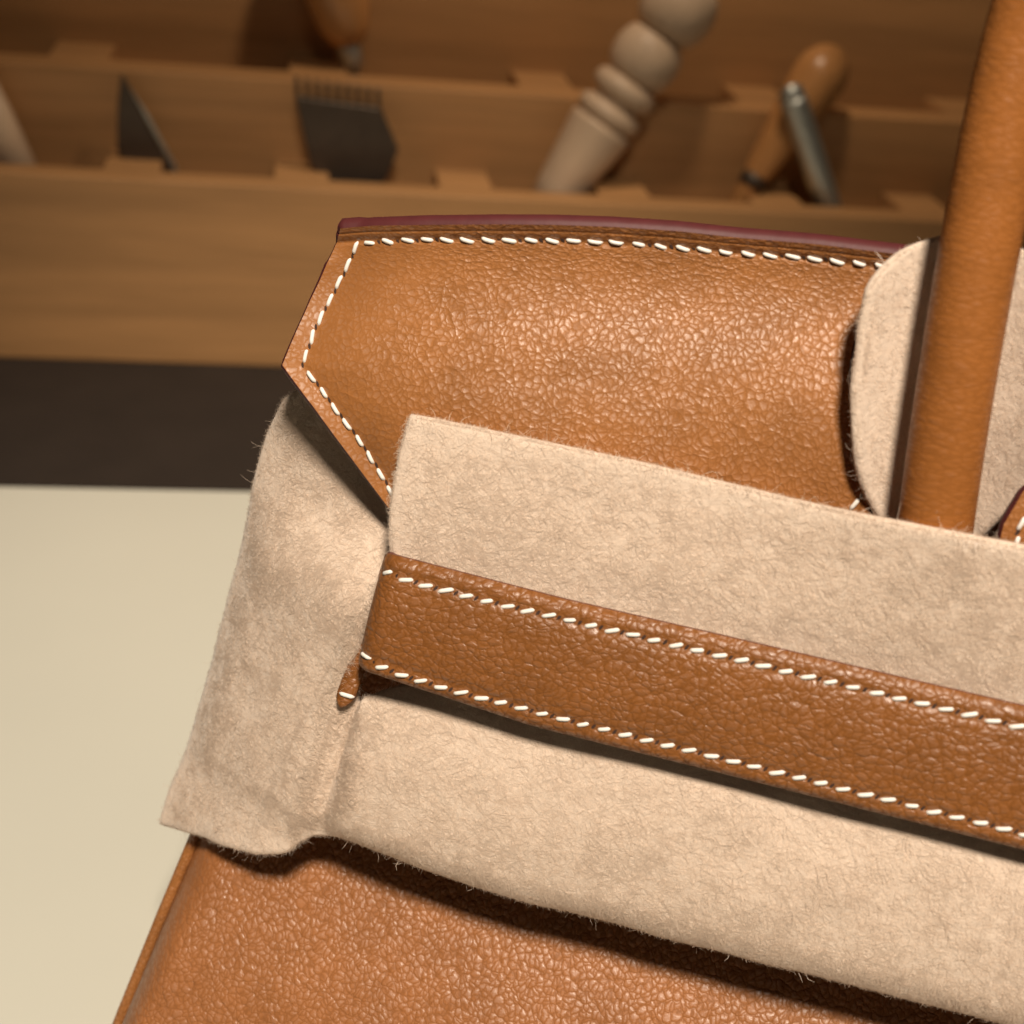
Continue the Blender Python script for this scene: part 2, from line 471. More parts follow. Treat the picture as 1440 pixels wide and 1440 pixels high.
# dark skiving blade
t = rack_item('skiving_knife', -11.0, 45.2, 6.95, 'dark triangular knife blade standing point up in the left slot', 'knife')
plate('blade', [(-0.75, 5.6), (-0.95, 4.2), (-1.05, 2.1), (0.3, 0.0), (1.6, 0.0), (1.35, 1.5), (0.2, 3.7), (-0.45, 5.1)], 0.3, M['dark_steel'], t)
plate('cutting_edge', [(-0.4, 5.0), (0.25, 3.7), (1.4, 1.45), (1.62, 0.6), (1.75, 0.6), (1.6, 1.5), (0.42, 3.75)], 0.16, M['steel'], t)

# pale tool at the left margin
t = empty('pale_tool', axis_frame((-15.9, 44.9, 6.95), (-18.3, 45.3, 11.6)))
tag(t, 'pale wooden tool end leaning at the left edge of the rack', 'tool handle')
lathe('shank', [(0, 0.75), (3.5, 1.05), (5.0, 1.1)], M['wood_pale'], t)
lathe('bead', bead(5.0, 7.0, 0.8, 1.25), M['wood_pale'], t)

# awl on the upper ledge
t = empty('awl', axis_frame((-0.7, 49.7, 10.65), (-2.7, 49.9, 18.0)))
tag(t, 'awl with brown wooden handle and steel ferrule on the upper ledge', 'awl')
lathe('spike', [(0, 0.12), (1.6, 0.2), (2.1, 0.25)], M['steel'], t, 16)
lathe('ferrule', [(1.9, 0.42), (2.05, 0.48), (3.0, 0.62), (3.1, 0.58)], M['steel'], t)
lathe('handle', [(3.0, 0.55), (3.3, 0.95), (4.0, 1.25), (5.2, 1.5), (7.0, 1.6), (8.6, 1.4), (9.6, 1.0), (10.0, 0.4)], M['wood_brown'], t)

# ------------------------------------------------------------------ the handbag
YAW, LEAN = math.radians(14), math.radians(13)
bu = Vector((math.cos(YAW), -math.sin(YAW), 0)); bn = Vector((-math.sin(YAW), -math.cos(YAW), 0))
bv = Vector((0, 0, math.cos(LEAN))) - bn * math.sin(LEAN); bw = bn * math.cos(LEAN) + Vector((0, 0, math.sin(LEAN)))
BO = Vector((-0.8378, -3.3602, 0.0)) * CM
bag_mw = Matrix(((bu.x, bv.x, bw.x, BO.x), (bu.y, bv.y, bw.y, BO.y), (bu.z, bv.z, bw.z, BO.z), (0, 0, 0, 1)))
bag = empty('handbag', bag_mw)
tag(bag, 'tan pebbled leather handbag with white stitching, belt strap and rolled handle', 'handbag')
TL = math.tan(LEAN)

# front panel: trapezoid widening downwards, rolled towards its left seam
def left_seam(v): return -5.93 + 0.233 * (v - 6.48)
def belly(v): return np.interp(v, [-.2, 2, 4.5, 6.5, 8.5, 19], [2.3, 1.9, 1.0, -.05, -1.2, -1.5])
def seam_w(v): return -0.80 + 0.3 * belly(v)
vs = np.linspace(18.6, -0.12, 100); sx = np.concatenate([np.linspace(0, 0.14, 34)[:-1], np.linspace(0.14, 1, 70)])
P = np.zeros((len(vs), len(sx), 3))
for i, v in enumerate(vs):
    l = left_seam(v); u = l + sx * (19.0 - l); x = u - l
    k = np.clip(1 - x / 1.05, 0, 1) ** 2.2; w = belly(v) * (1 - k) + seam_w(v) * k
    P[i] = np.stack([u, np.full_like(u, v), w], 1)
for _ in range(8): P[1:-1, :, 2] = .25 * P[:-2, :, 2] + .5 * P[1:-1, :, 2] + .25 * P[2:, :, 2]
P[..., 2] += 0.05 * value_noise(P, 2.6, 3)
gx = np.clip((P[..., 0] - np.array([left_seam(v) for v in vs])[:, None]) / 0.9, 0, 1)
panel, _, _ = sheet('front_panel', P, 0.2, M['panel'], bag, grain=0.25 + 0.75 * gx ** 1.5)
PB = P
# piping along the seam
pp = [(left_seam(v) - 0.10, v, float(seam_w(v)) - 0.02) for v in np.linspace(15.8, -0.1, 60)]
tube('piping', pp, 0.135, M['flap'], bag, seg=14)
# gusset, back and base close the body behind
def quad_grid(c00, c01, c11, c10, n, m):
    c = [np.array(x, float) for x in (c00, c01, c11, c10)]
    s = np.linspace(0, 1, m)[None, :, None]; t = np.linspace(0, 1, n)[:, None, None]
    return (c[0] * (1 - s) + c[1] * s) * (1 - t) + (c[3] * (1 - s) + c[2] * s) * t
Bw, Tw = -9.0, -3.2
bvt = -Bw * TL
G = quad_grid((left_seam(14) + 0.25, 13.2, Tw), (left_seam(14) - 0.02, 14.0, -1.2), (left_seam(0.1) - 0.02, 0.12, -0.3), (left_seam(0) + 0.3, bvt + 0.02, Bw), 30, 14)
G[..., 0] += 0.5 * np.sin(np.linspace(0, math.pi, 14))[None, :] * np.linspace(1, 0.15, 30)[:, None]
sheet('side_gusset', G, 0.15, M['panel'], bag)
sheet('back_panel', quad_grid((left_seam(14) + 0.3, 13.2, Tw - 0.1), (19, 13.2, Tw - 0.1), (19, bvt, Bw), (left_seam(0) + 0.3, bvt, Bw), 20, 20), 0.2, M['panel'], bag)
sheet('base_panel', quad_grid((left_seam(0) + 0.3, bvt + 0.03, Bw + 0.2), (19, bvt + 0.03, Bw + 0.2), (19, 0.05, -0.2), (left_seam(0) + 0.1, 0.2, -0.75), 12, 12), 0.12, M['lining'], bag)

# ---- stitches
def stitch_mesh(length, rad):
    seg, n = 8, 7; verts, faces = [], []
    for i in range(n):
        x = -1 + 2 * i / (n - 1)
        r = rad * (1 - 0.35 * abs(x) ** 4) * (0.55 if abs(x) == 1 else 1)
        for k in range(seg):
            a = 2 * math.pi * k / seg
            verts.append((x * length / 2, r * 1.08 * math.cos(a), r * math.sin(a) - 0.045 * x ** 4))
    for i in range(n - 1):
        for k in range(seg):
            r_ = (k + 1) % seg; faces.append((i * seg + k, (i + 1) * seg + k, (i + 1) * seg + r_, i * seg + r_))
    faces.append(tuple(range(seg))); faces.append(tuple(reversed([(n - 1) * seg + k for k in range(seg)])))
    me = bpy.data.meshes.new('stitch')
    me.from_pydata([tuple(c * CM for c in v) for v in verts], [], faces); me.materials.append(M['thread'])
    me.polygons.foreach_set('use_smooth', [True] * len(me.polygons)); me.update()
    return me
ST = [stitch_mesh(0.30, 0.037), stitch_mesh(0.285, 0.034), stitch_mesh(0.31, 0.038)]

def surf_at(Pg, Ng, u, v):
    d = (Pg[..., 0] - u) ** 2 + (Pg[..., 1] - v) ** 2
    k = np.argpartition(d.ravel(), 6)[:6]; wt = 1 / (d.ravel()[k] + 1e-4); wt /= wt.sum()
    n = (Ng.reshape(-1, 3)[k] * wt[:, None]).sum(0)
    return float((Pg.reshape(-1, 3)[k, 2] * wt).sum()), Vector(n).normalized()

def stitch_row(parent, Pg, Ng, line, pitch, slant_deg, slits, first=0.5, sink=0.018, slit_side=1, limit=None):
    line = np.asarray(line, float)[:, :2]
    seg = np.linalg.norm(np.diff(line, axis=0), axis=1); tot = seg.sum()
    cnt = int((tot - first * pitch) / pitch) + 1
    acc = np.concatenate([[0], np.cumsum(seg)])
    for i in range(cnt):
        s = (i + first) * pitch
        if s > tot: break
        u = float(np.interp(s, acc, line[:, 0])); v = float(np.interp(s, acc, line[:, 1]))
        u2 = float(np.interp(min(s + 0.1, tot), acc, line[:, 0])); v2 = float(np.interp(min(s + 0.1, tot), acc, line[:, 1]))
        u1 = float(np.interp(max(s - 0.1, 0), acc, line[:, 0])); v1 = float(np.interp(max(s - 0.1, 0), acc, line[:, 1]))
        w, n = surf_at(Pg, Ng, u, v)
        ang = math.atan2(v2 - v1, u2 - u1)
        def frame(a, off, uu, vv, ww):
            x = Vector((math.cos(a), math.sin(a), 0)); x = (x - n * x.dot(n)).normalized(); y = n.cross(x)
            p = Vector((uu, vv, ww)) + n * off
            return Matrix(((x.x, y.x, n.x, p.x * CM), (x.y, y.y, n.y, p.y * CM), (x.z, y.z, n.z, p.z * CM), (0, 0, 0, 1)))
        o = bpy.data.objects.new('stitch', random.choice(ST)); col.objects.link(o); o.parent = parent
        o.matrix_local = frame(ang + math.radians(slant_deg + random.uniform(-6, 6)), sink + random.uniform(-0.006, 0.004), u + random.uniform(-.012, .012), v + random.uniform(-.01, .01), w) @ Matrix.Diagonal((random.uniform(0.88, 1.08), 1, 1, 1))
        # the awl slit between this stitch and the next
        for hs in (0.5,):
            uu = u + math.cos(ang) * pitch * hs; vv = v + math.sin(ang) * pitch * hs
            ww, n2 = surf_at(Pg, Ng, uu, vv)
            fm = frame(ang + math.radians(slant_deg * 3.2), 0.006, uu - math.sin(ang) * 0.012, vv + 0.014 * (1 if slant_deg < 0 else 0.6), ww)
            L, Wd = 0.062, 0.030
            ring = [(L * math.cos(a), Wd * math.sin(a) * (1 - 0.4 * abs(math.cos(a)))) for a in [2 * math.pi * q / 10 for q in range(10)]]
            b0 = len(slits[0])
            slits[0].extend([tuple(fm @ Vector((x * CM, y * CM, 0))) for x, y in ring])
            slits[1].append(tuple(b0 + q for q in range(10)))

def build_slits(parent, slits):
    o = mesh_obj('awl_slits', slits[0], slits[1], M['slit'], parent, scale=1.0)
    return tag(o, kind='stuff')

# ---- flap
D_ = [0, .2, .33, .55, 1.0, 1.7, 2.5, 3.5, 4.5, 9]; S_ = [-.72, -.66, -.25, -.06, .16, .46, .28, .02, -.10, -.06]
dd = np.linspace(0, 9, 901); cum = np.concatenate([[0], np.cumsum(np.interp(dd, D_, S_)[:-1] * .01)])
xx = np.linspace(0, 13, 651); ucum = np.concatenate([[0], np.cumsum(np.interp(xx, [0, 2.2, 4.2, 6.2, 8.5, 11, 13], [0, 0, -.13, -.11, 0, .04, 0])[:-1] * .02)])
def flap_w(d): return 0.40 + np.interp(d, dd, cum)
FT = [(-4.00, 20.05), (-3.36, 20.21), (-2.29, 20.41), (-0.98, 20.64), (0.04, 20.80), (1.05, 20.93), (2.18, 21.04), (3.22, 21.10), (4.60, 21.22), (5.66, 21.27), (6.47, 21.31)]
FL = [(-4.00, 20.05), (-4.14, 19.70), (-4.43, 18.65), (-4.66, 17.40), (-3.87, 16.73), (-3.05, 15.96), (-2.19, 15.12), (-1.43, 14.39), (-0.43, 13.40)]
FR = [(6.47, 21.31), (6.17, 21.08), (5.76, 20.52), (5.50, 20.01), (5.51, 19.27), (5.74, 18.35), (6.05, 17.54), (6.40, 16.87), (6.91, 16.04), (7.31, 14.80)]
def patch_lr(FT, FL, FR, ts, ss):
    """ruled patch between a left and a right edge, top edge curved"""
    FL, FR, FT = np.array(FL), np.array(FR), np.array(FT)
    vl = FL[0, 1] + (FL[-1, 1] - FL[0, 1]) * ts; vr = FR[0, 1] + (FR[-1, 1] - FR[0, 1]) * ts
    ul = np.interp(-vl, -FL[:, 1], FL[:, 0]); ur = np.interp(-vr, -FR[:, 1], FR[:, 0])
    L = np.stack([ul, vl], 1)[:, None]; R = np.stack([ur, vr], 1)[:, None]; s = ss[None, :, None]
    P = L * (1 - s) + R * s
    top = interp_poly(FT, ss); chord = FT[0] * (1 - ss[:, None]) + FT[-1] * ss[:, None]
    P = P + ((1 - ts) ** 2.5)[:, None, None] * (top - chord)[None]
    return P
tip = (20.05 - 17.40) / (20.05 - 13.40)
ts = np.concatenate([np.linspace(0, 0.055, 26)[:-1], np.linspace(0.055, 0.12, 12)[:-1], np.linspace(0.12, tip, 22)[:-1], np.linspace(tip, 1, 38)])
ss = np.concatenate([np.linspace(0, 0.12, 18)[:-1], np.linspace(0.12, 1, 76)])
P2 = patch_lr(FT, FL, FR, ts, ss)
d = (ts * 6.6)[:, None] * np.ones_like(ss)[None]
x = P2[..., 0] - P2[:, :1, 0]
w = flap_w(d) - 0.30 * np.clip(1 - np.maximum(x, 0.36) / 1.7, 0, 1) ** 2 + np.interp(x, xx, ucum)
# stitch groove along the top and a raised selvedge outside it
w -= 0.03 * np.exp(-((d - 0.29) / 0.06) ** 2) + 0.016 * np.exp(-((d - 0.12) / 0.018) ** 2)
w += 0.09 * np.clip(1 - x / 0.36, 0, 1) * np.clip((d - 0.4) / 0.3, 0, 1)
PF = np.dstack([P2, w])
PF[..., 2] += 0.035 * value_noise(PF, 2.2, 5) * np.clip(d / 1.5, 0, 1)
dv_ = np.cumsum(1 + 1.1 * np.exp(-(dd / 0.9) ** 2)) * 0.01
UV = np.dstack([P2[..., 0], P2[..., 1] + d - np.interp(d, dd, dv_)])
gr = (0.30 + 0.70 * np.clip((x / 3.0 + 0.10 * d) ** 1.3, 0, 1))
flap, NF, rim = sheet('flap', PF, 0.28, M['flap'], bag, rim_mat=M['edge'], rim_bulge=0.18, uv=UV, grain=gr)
slits = ([], [])
STOP = [(-3.52, 19.84), (-3.10, 19.96), (-2.30, 20.13), (-0.98, 20.35), (0.06, 20.52), (1.07, 20.65), (2.21, 20.75), (3.26, 20.83), (4.40, 20.95), (5.45, 21.02), (6.1, 21.06)]
SLEFT = [(-3.72, 19.74), (-3.90, 19.21), (-4.07, 18.71), (-4.20, 18.23), (-4.25, 17.83), (-4.29, 17.55)]
SLOW = [(-4.17, 17.38), (-3.59, 16.87), (-3.10, 16.44), (-2.60, 15.92), (-2.23, 15.46), (-1.4, 14.6)]
stitch_row(flap, PF, NF, STOP, 0.385, -17, slits, 0.2)
stitch_row(flap, PF, NF, SLEFT, 0.36, 10, slits, 0.08)
stitch_row(flap, PF, NF, SLOW, 0.375, -5, slits, 0.35)
stitch_row(flap, PF, NF, [(6.05, 16.82), (6.20, 17.12)], 0.36, 0, slits, 0.45)
build_slits(flap, slits)

# ---- flap beyond the handle cutout
GT = [(8.1, 21.3), (11, 21.35), (17, 21.2)]; GL = [(8.1, 21.3), (8.7, 20.5), (9.05, 19.5), (9.0, 18.5), (8.72, 17.85), (8.56, 17.27), (8.56, 16.83), (8.6, 15.0)]; GR = [(17, 21.2), (17, 15.0)]
ts2 = np.concatenate([np.linspace(0, 0.12, 14)[:-1], np.linspace(0.12, 1, 40)]); ss2 = np.linspace(0, 1, 40)
Q2 = patch_lr(GT, GL, GR, ts2, ss2)
QF = np.dstack([Q2, flap_w((ts2 * 6.3)[:, None] * np.ones(40)[None])])
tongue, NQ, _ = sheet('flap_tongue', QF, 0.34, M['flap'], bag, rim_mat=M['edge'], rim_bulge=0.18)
slits = ([], [])
stitch_row(tongue, QF, NQ, [(9.2, 18.5), (8.95, 17.85), (8.81, 17.27), (8.84, 16.6)], 0.36, -8, slits, 0.4)
build_slits(tongue, slits)

# ---- rolled handle: up out of the picture, over, and down again
hp = [(7.72, 14.6, 0.55), (7.64, 15.62, 0.80), (7.48, 16.96, 0.95), (7.28, 19.22, 1.10), (7.12, 21.81, 1.25), (7.03, 24.11, 1.40), (7.05, 25.41, 1.50), (7.4, 28, 1.7), (8.6, 30.6, 1.9), (10.8, 32.2, 2.0), (13.4, 32.2, 2.0), (15.6, 30.6, 1.9), (16.8, 28, 1.7), (17.1, 25.4, 1.5), (17.0, 19.2, 1.1), (16.8, 14.6, 0.6)]
hs = smooth_poly(hp, 260, 60)
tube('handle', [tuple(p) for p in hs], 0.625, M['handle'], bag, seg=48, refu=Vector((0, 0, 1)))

# ------------------------------------------------------------------ felt fibres
def fibres(parent, Pg, Ng, thick, count, mask=None, seed=1, length=(0.14, 0.42), lift=0.030, rim=0, name='fibres'):
    r = np.random.default_rng(seed)
    ny, nx, _ = Pg.shape
    e1 = Pg[1:, 1:] - Pg[:-1, :-1]; e2 = Pg[1:, :-1] - Pg[:-1, 1:]
    area = 0.5 * np.linalg.norm(np.cross(e1, e2), axis=2)
    if mask is not None: area = area * mask(0.25 * (Pg[1:, 1:] + Pg[:-1, :-1] + Pg[1:, :-1] + Pg[:-1, 1:]))
    cell = r.choice(area.size, count, p=area.ravel() / area.sum())
    ci, cj = np.unravel_index(cell, area.shape)
    a = r.random(count)[:, None]; b = r.random(count)[:, None]
    p = (Pg[ci, cj] * (1 - a) + Pg[ci, cj + 1] * a) * (1 - b) + (Pg[ci + 1, cj] * (1 - a) + Pg[ci + 1, cj + 1] * a) * b
    n = Ng[ci, cj].copy()
    lying = np.ones(count)
    if rim:
        loop = rim_loop(ny, nx)
        fr = np.array([Pg[i, j] for i, j in loop]); nn = np.array([Ng[i, j] for i, j in loop])
        tan = np.roll(fr, -1, 0) - np.roll(fr, 1, 0); ln = np.linalg.norm(tan, axis=1)
        out = np.cross(tan, nn); out /= np.linalg.norm(out, axis=1, keepdims=True) + 1e-12
        if ((fr - fr.mean(0)) * out).sum(1).mean() < 0: out = -out
        wgt = ln.copy()
        if mask is not None: wgt = wgt * mask(fr[None])[0]
        k = r.choice(len(loop), rim, p=wgt / wgt.sum())
        f = r.random(rim)[:, None]
        q = fr[k] * (1 - f) + np.roll(fr, -1, 0)[k] * f
        th = r.random(rim)[:, None] * math.pi
        pr = q - nn[k] * thick * (0.5 - 0.5 * np.cos(th)) + out[k] * thick * 0.30 * np.sin(th)
        nr = nn[k] * np.cos(th) + out[k] * np.sin(th)
        p = np.concatenate([p, pr]); n = np.concatenate([n, nr])
    m = len(p)
    rv = r.normal(size=(m, 3)); t = rv - n * (rv * n).sum(1)[:, None]; t /= np.linalg.norm(t, axis=1, keepdims=True)
    # matted pile: neighbouring fibres share a drifting direction
    e = np.tile(np.array([1.0, 0.2, 0.0]), (m, 1)); e -= n * (e * n).sum(1)[:, None]; e /= np.linalg.norm(e, axis=1, keepdims=True)
    f = np.cross(n, e)
    th = 9.0 * value_noise(p, 0.55, seed + 70) + 4.0 * value_noise(p, 0.2, seed + 80) + r.normal(0, 1.1, m)
    t = e * np.cos(th)[:, None] + f * np.sin(th)[:, None]
    bt = np.cross(n, t)
    K = 4
    L = r.uniform(*length, size=m); L[count:] *= np.where(r.random(m - count) < 0.03, 1.0, 0.32)
    # cut edges: the pile is shorter towards the border
    g1 = np.linalg.norm(Pg[ci, cj] - Pg[ci + 1, cj], axis=1); g2 = np.linalg.norm(Pg[ci, cj] - Pg[ci, cj + 1], axis=1)
    bd = np.minimum(np.minimum(ci, ny - 2 - ci) * g1, np.minimum(cj, nx - 2 - cj) * g2)
    L[:count] *= np.clip(bd / 0.24, 0.45, 1); step = L / (K - 1)
    ang = r.uniform(-0.4, 0.4, m); curv = r.normal(0, 0.55, m)
    el = np.abs(r.normal(0.07, 0.12, m)); wild = r.random(m) < 0.012; el[wild] += r.uniform(0.2, 0.7, wild.sum())
    dec = r.uniform(0.3, 0.7, m)
    pts = np.zeros((K, m, 3)); pts[0] = p - n * 0.008
    for k in range(1, K):
        ang += curv
        e_ = el * (1 - dec * k)
        dirv = (t * np.cos(ang)[:, None] + bt * np.sin(ang)[:, None]) * np.cos(e_)[:, None] + n * np.sin(e_)[:, None]
        pts[k] = pts[k - 1] + dirv * step[:, None]
    wd = r.uniform(0.0016, 0.0032, m)
    verts = np.zeros((m, K, 2, 3))
    for k in range(K):
        tv = pts[min(k + 1, K - 1)] - pts[max(k - 1, 0)]
        sd = np.cross(tv, n); sd /= np.linalg.norm(sd, axis=1, keepdims=True) + 1e-12
        taper = 0.45 if k == K - 1 else 1.0
        verts[:, k, 0] = pts[k] - sd * (wd * taper)[:, None]; verts[:, k, 1] = pts[k] + sd * (wd * taper)[:, None]
    base = (np.arange(m) * K * 2)[:, None]
    fc = []
    for k in range(K - 1): fc.append(base + np.array([[2 * k, 2 * k + 1, 2 * k + 3, 2 * k + 2]]))
    F = np.stack(fc, 1).reshape(-1, 4).astype(np.int32)
    V = (verts.reshape(-1, 3) * CM).astype(np.float32)
    me = bpy.data.meshes.new(name)
    me.vertices.add(len(V)); me.vertices.foreach_set('co', V.ravel())
    me.loops.add(F.size); me.loops.foreach_set('vertex_index', F.ravel())
    me.polygons.add(len(F)); me.polygons.foreach_set('loop_start', np.arange(0, F.size, 4, dtype=np.int32))
    me.update(calc_edges=True)
    me.materials.append(M['fibre'])
    o = bpy.data.objects.new(name, me); col.objects.link(o); o.parent = parent
    return tag(o, kind='stuff')

# ------------------------------------------------------------------ felt wrap: left side and lower band in one sheet
TT = np.array([(-4.38, 16.97, -.55), (-3.87, 16.35, -.45), (-2.9, 15.5, -.25), (-1.75, 14.66, .0), (-1.92, 14.25, .60), (-2.08, 13.55, 1.10), (-2.17, 12.9, 1.22), (-2.27, 12.35, 1.22), (-2.32, 11.72, 1.12), (-2.24, 11.18, 1.02), (-2.10, 11.38, 1.03), (-1.43, 11.83, 1.0), (-.35, 12.25, 1.05), (1.82, 12.59, 1.05), (4.46, 12.71, 1.05), (7.02, 12.70, 1.05), (9.96, 12.68, 1.05), (16.4, 12.68, 1.05)])
BB = np.array([(-6.83, 6.62, -.65), (-6.02, 6.93, -.25), (-5.15, 7.18, .15), (-4.35, 7.43, .45), (-3.97, 7.54, .6), (-3.62, 7.69, .72), (-3.4, 7.78, .80), (-3.2, 7.90, .84), (-2.98, 8.12, .82), (-2.74, 8.28, .80), (-2.45, 8.34, .85), (-1.8, 8.40, 1.05), (-.6, 8.32, 1.15), (1.94, 8.24, 1.25), (4.6, 8.32, 1.25), (6.82, 8.42, 1.25), (9.9, 8.48, 1.25), (16.4, 8.48, 1.25)])
AL = np.array([(-4.38, 16.97, -.55), (-5.13, 16.42, -.80), (-5.55, 15.58, -1.1), (-5.75, 14.61, -1.2), (-5.80, 13.83, -1.2), (-5.92, 12.72, -1.2), (-6.07, 11.72, -1.2), (-6.24, 10.55, -1.2), (-6.36, 9.57, -1.1), (-6.56, 8.21, -1.0), (-6.75, 7.34, -.75), (-6.83, 6.62, -.65)])
key = np.concatenate([np.linspace(0, 0.42, 11), np.linspace(0.42, 1, 8)[1:]])
sc = np.linspace(0, 1, 210); tr = np.linspace(0, 1, 80)
Tc = np.stack([np.interp(sc, key, TT[:, k]) for k in range(3)], 1); Bc = np.stack([np.interp(sc, key, BB[:, k]) for k in range(3)], 1)
for arr, it in ((Tc, 2), (Bc, 5)):
    for _ in range(it): arr[1:-1] = .25 * arr[:-2] + .5 * arr[1:-1] + .25 * arr[2:]
left = smooth_poly(AL, 240, 14)[np.round(np.linspace(0, 239, 80)).astype(int)]
PW = Tc[None] * (1 - tr)[:, None, None] + Bc[None] * tr[:, None, None]
lch = left - (AL[0] * (1 - tr)[:, None] + AL[-1] * tr[:, None])
fall = np.clip(1 - sc / 0.20, 0, 1) ** 1.6
PW = PW + lch[:, None] * fall[None, :, None]
S, T = np.meshgrid(sc, tr)
band = np.clip((S - 0.24) / 0.24, 0, 1); band = band * band * (3 - 2 * band)
PW[..., 2] += band * (0.42 * np.sin(np.pi * np.clip(T, 0, 1) * 0.9) ** 0.8 - 0.18 * np.clip((T - 0.86) / 0.14, 0, 1) ** 2)
PW[..., 2] += (1 - band) * 0.60 * np.sin(np.pi * T) * np.clip(S / 0.12, 0, 1)
for _ in range(60): PW[:, 1:-1, 2] = .25 * PW[:, :-2, 2] + .5 * PW[:, 1:-1, 2] + .25 * PW[:, 2:, 2]
# the side falls away from the crease in one soft roll
uL = np.interp(-PW[..., 1], -left[:, 1], left[:, 0]); zL = np.interp(-PW[..., 1], -left[:, 1], left[:, 2])
side = np.interp(PW[..., 0] - uL, [0, .35, 1.0, 2.0, 2.8, 3.5, 3.8, 4.3], [0, .45, .95, 1.62, 2.05, 2.32, 2.26, 2.35]) + np.maximum(zL, -1.2) - 0.22 * np.clip((T - 0.80) / 0.2, 0, 1)
wt = np.clip((14.6 - PW[..., 1]) / 1.6, 0, 1) * np.clip((0.46 - S) / 0.07, 0, 1) * np.clip(S / 0.03, 0, 1)
wt = wt * wt * (3 - 2 * wt)
PW[..., 2] = PW[..., 2] * (1 - wt) + side * wt
for _ in range(10): PW[:, 1:-1, 2] = .25 * PW[:, :-2, 2] + .5 * PW[:, 1:-1, 2] + .25 * PW[:, 2:, 2]
PW[..., 2] -= 0.09 * np.exp(-((S - 0.395) / 0.025) ** 2) * np.clip((T - 0.02) / 0.1, 0, 1)      # crease where it turns round the corner
slit = np.clip((S - 0.15) / 0.03, 0, 1) * np.clip((0.42 - S) / 0.03, 0, 1)
PW[..., 2] -= 0.35 * slit * np.exp(-T / 0.045)
PW[..., 2] += 0.10 * value_noise(PW, 1.7, 21) + 0.05 * value_noise(PW, 0.8, 22)
PW[..., 1] += 0.06 * value_noise(PW, 0.9, 23) * (T > 0.9) * (T - 0.9) * 10
wrap, NW, _ = sheet('felt_wrap', PW, 0.20 * (1 - 0.93 * slit * np.exp(-(T / 0.16) ** 2)), M['felt'], None, bag_mw)
tag(wrap, 'beige felt sheet wrapped round the left side and below the belt strap', 'felt sheet')
vis = lambda p: ((p[..., 0] < 11.5) & (p[..., 1] > 3)).astype(float) + 1e-6
fibres(wrap, PW, NW, 0.20, 215000, vis, 1, rim=20000)

# ------------------------------------------------------------------ felt strip over the flap, tucked behind the strap
CT = [(-1.88, 17.02, 1.10), (-1.03, 17.03, 1.10), (1.09, 17.04, 1.10), (3.67, 17.00, 1.18), (6.13, 16.99, 1.45), (7.75, 17.08, 1.80), (8.87, 17.10, 1.75), (9.79, 17.07, 1.50), (12.2, 17.0, 1.3), (16.2, 17.0, 1.2)]
CL = np.array([(-1.88, 17.02), (-1.95, 16.31), (-1.96, 15.29), (-1.89, 14.68), (-1.74, 14.29), (-1.46, 13.79), (-1.2, 12.95)])
sc2 = np.linspace(0, 1, 150); tr2 = np.linspace(0, 1, 50)
ctop = smooth_poly(CT, 150, 10)
PC = np.zeros((50, 150, 3))
clu = np.interp(-(17.02 - 4.07 * tr2), -CL[:, 1], CL[:, 0])
for i, tt in enumerate(tr2):
    PC[i, :, 0] = ctop[:, 0] + (clu[i] - clu[0]) * np.clip(1 - sc2 / 0.115, 0, 1)
    PC[i, :, 1] = ctop[:, 1] + (12.95 - ctop[:, 1]) * tt
    PC[i, :, 2] = 1.10 + (ctop[:, 2] - 1.10) * (1 - tt) ** 1.5 + 0.10 * math.sin(math.pi * tt) + 0.12 * tt
PC[..., 2] += 0.06 * value_noise(PC, 2.0, 31) + 0.03 * value_noise(PC, 0.8, 32)
PC[..., 1] += 0.035 * value_noise(PC, 1.3, 33)
strip, NC, _ = sheet('felt_strip', PC, 0.22, M['felt'], None, bag_mw)
tag(strip, 'flat beige felt strip across the flap, tucked behind the belt strap', 'felt sheet')
fibres(strip, PC, NC, 0.22, 140000, lambda p: ((p[..., 0] < 11.5) & (p[..., 1] > 13.6)) + 1e-6, 2, rim=15000)

# ------------------------------------------------------------------ felt pad behind the handle
DL = np.array([(6.9, 21.78), (6.30, 21.55), (5.92, 21.29), (5.67, 20.86), (5.56, 20.43), (5.60, 19.84), (5.72, 19.14), (5.89, 18.43), (6.08, 17.72), (6.33, 17.21), (6.67, 16.80), (6.9, 16.3)])
DL = smooth_poly(DL, 160, 60)
dvs = np.concatenate([np.linspace(21.76, 21.0, 16)[:-1], np.linspace(21.0, 16.3, 44)])
du = np.linspace(0, 1, 48)
PD = np.zeros((len(dvs), 48, 3))
hv = np.array([p[1] for p in hs[:100]]); hu = np.array([p[0] for p in hs[:100]]); hw = np.array([p[2] for p in hs[:100]])
for i, v in enumerate(dvs):
    l = np.interp(-v, -DL[:, 1], DL[:, 0]); ax = np.interp(v, hv, hu); aw = np.interp(v, hv, hw)
    r_ = 2 * ax - l + 0.12 - 0.28 * min(max(18.2 - v, 0), 1)
    u = l + (r_ - l) * du
    wc = aw - 0.95
    q = np.clip(np.abs(u - ax) / 1.55, 0, 1)
    PD[i] = np.stack([u, np.full(48, v), wc + (0.98 - wc) * q ** 1.8], 1)
PD[..., 2] += 0.05 * value_noise(PD, 1.0, 41)
pad, ND, _ = sheet('felt_pad', PD, 0.18, M['felt'], None, bag_mw)
tag(pad, 'rounded beige felt pad slipped between the handle and the flap', 'felt pad')
fibres(pad, PD, ND, 0.18, 46000, None, 3, length=(0.12, 0.34), rim=6000)

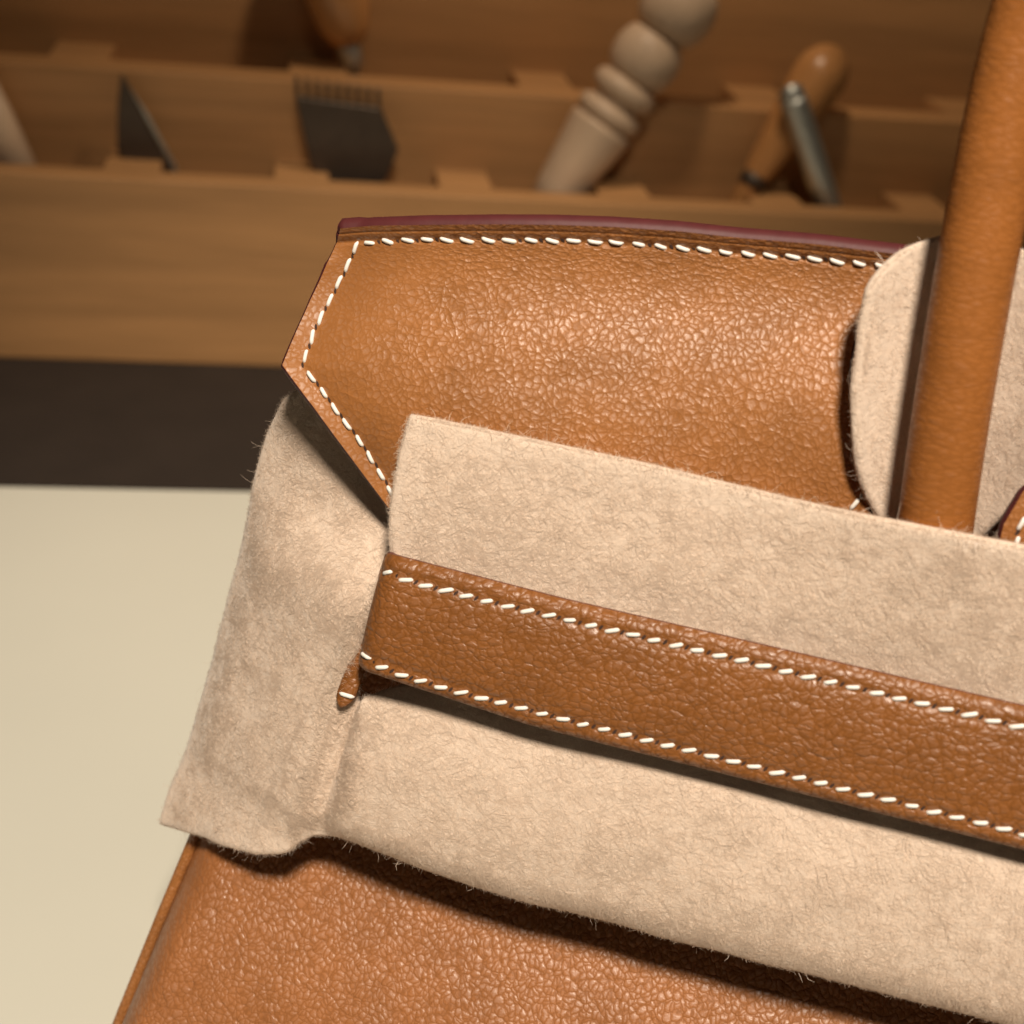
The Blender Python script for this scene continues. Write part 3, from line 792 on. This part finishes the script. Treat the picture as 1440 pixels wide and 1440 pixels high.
# ------------------------------------------------------------------ belt strap
NS, NV = 220, 44
qs = np.linspace(0, 1, NV)                       # across: top to bottom
def strap_path(s):
    """distance s from the fold: negative runs back round the corner"""
    R = 0.50
    if s >= 0: return s, 0.0
    a = min(-s / R, math.pi / 2); b = max(-s - R * math.pi / 2, 0)
    return -R * math.sin(a), -(R - R * math.cos(a)) - b
sp = np.concatenate([np.linspace(-1.5, 0, 40)[:-1], np.linspace(0, 18.0, NS - 39)])
PS = np.zeros((NV, NS, 3)); 
for j, s in enumerate(sp):
    du_, dw_ = strap_path(s)
    vt = 14.58 - 0.08 * min(max(s, 0) / 3, 1) - 0.30 * min(max(-s - 0.1, 0), 1.2) ** 1.6; vb = 12.30 - 0.22 * min(max(s, 0) / 3.0, 1)
    for i, q in enumerate(qs):
        v = vt + (vb - vt) * q
        u = -1.44 - 0.085 * (14.5 - v) + du_
        dist = min(q, 1 - q) * 2.4
        w = 1.74 + 0.20 * q + 0.10 * math.sin(math.pi * q) - 0.10 * max(0, 1 - dist / 0.16) ** 2 - 0.035 * math.exp(-((dist - 0.33) / 0.07) ** 2)
        PS[i, j] = (u, v, w + dw_)
PS[..., 2] += 0.03 * value_noise(PS, 2.5, 51)
UVs = np.dstack([np.broadcast_to(sp, (NV, NS)), PS[..., 1]])
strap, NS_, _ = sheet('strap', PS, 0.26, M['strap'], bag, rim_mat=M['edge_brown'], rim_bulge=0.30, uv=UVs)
slits = ([], [])
fr_ = PS[:, 28:]; fn_ = NS_[:, 28:]
stitch_row(strap, fr_, fn_, [(-1.76, 14.25), (-0.85, 14.20), (0.24, 14.18), (3.21, 14.19), (9.27, 14.18), (15.8, 14.18)], 0.385, 18, slits, 0.1)
stitch_row(strap, fr_, fn_, [(-1.92, 12.62), (-1.60, 12.52), (-1.0, 12.45), (0.06, 12.40), (3.52, 12.39), (9.66, 12.40), (15.8, 12.40)], 0.385, 18, slits, 0.1)
build_slits(strap, slits)

# ---- small leather end that shows in the slit under the strap fold
tb = np.zeros((30, 8, 3))
for i, q in enumerate(np.linspace(0, 1, 30)):
    for j, k in enumerate(np.linspace(-1, 1, 8)):
        wdt = 0.15 * (1 if q < 0.93 else math.sqrt(max(0.3, 1 - ((q - 0.93) / 0.07) ** 2)))
        tb[i, j] = (-1.98 - 0.43 * q + k * wdt, 14.2 - 2.9 * q, 0.70 + 0.60 * q ** 1.3 + 0.03 * (1 - k * k))
loop_, NL, _ = sheet('strap_keeper', tb, 0.2, M['strap'], bag)
slits = ([], [])
stitch_row(loop_, tb, NL, [(-2.52, 11.50), (-2.16, 11.50)], 0.36, 0, slits, 0.5)
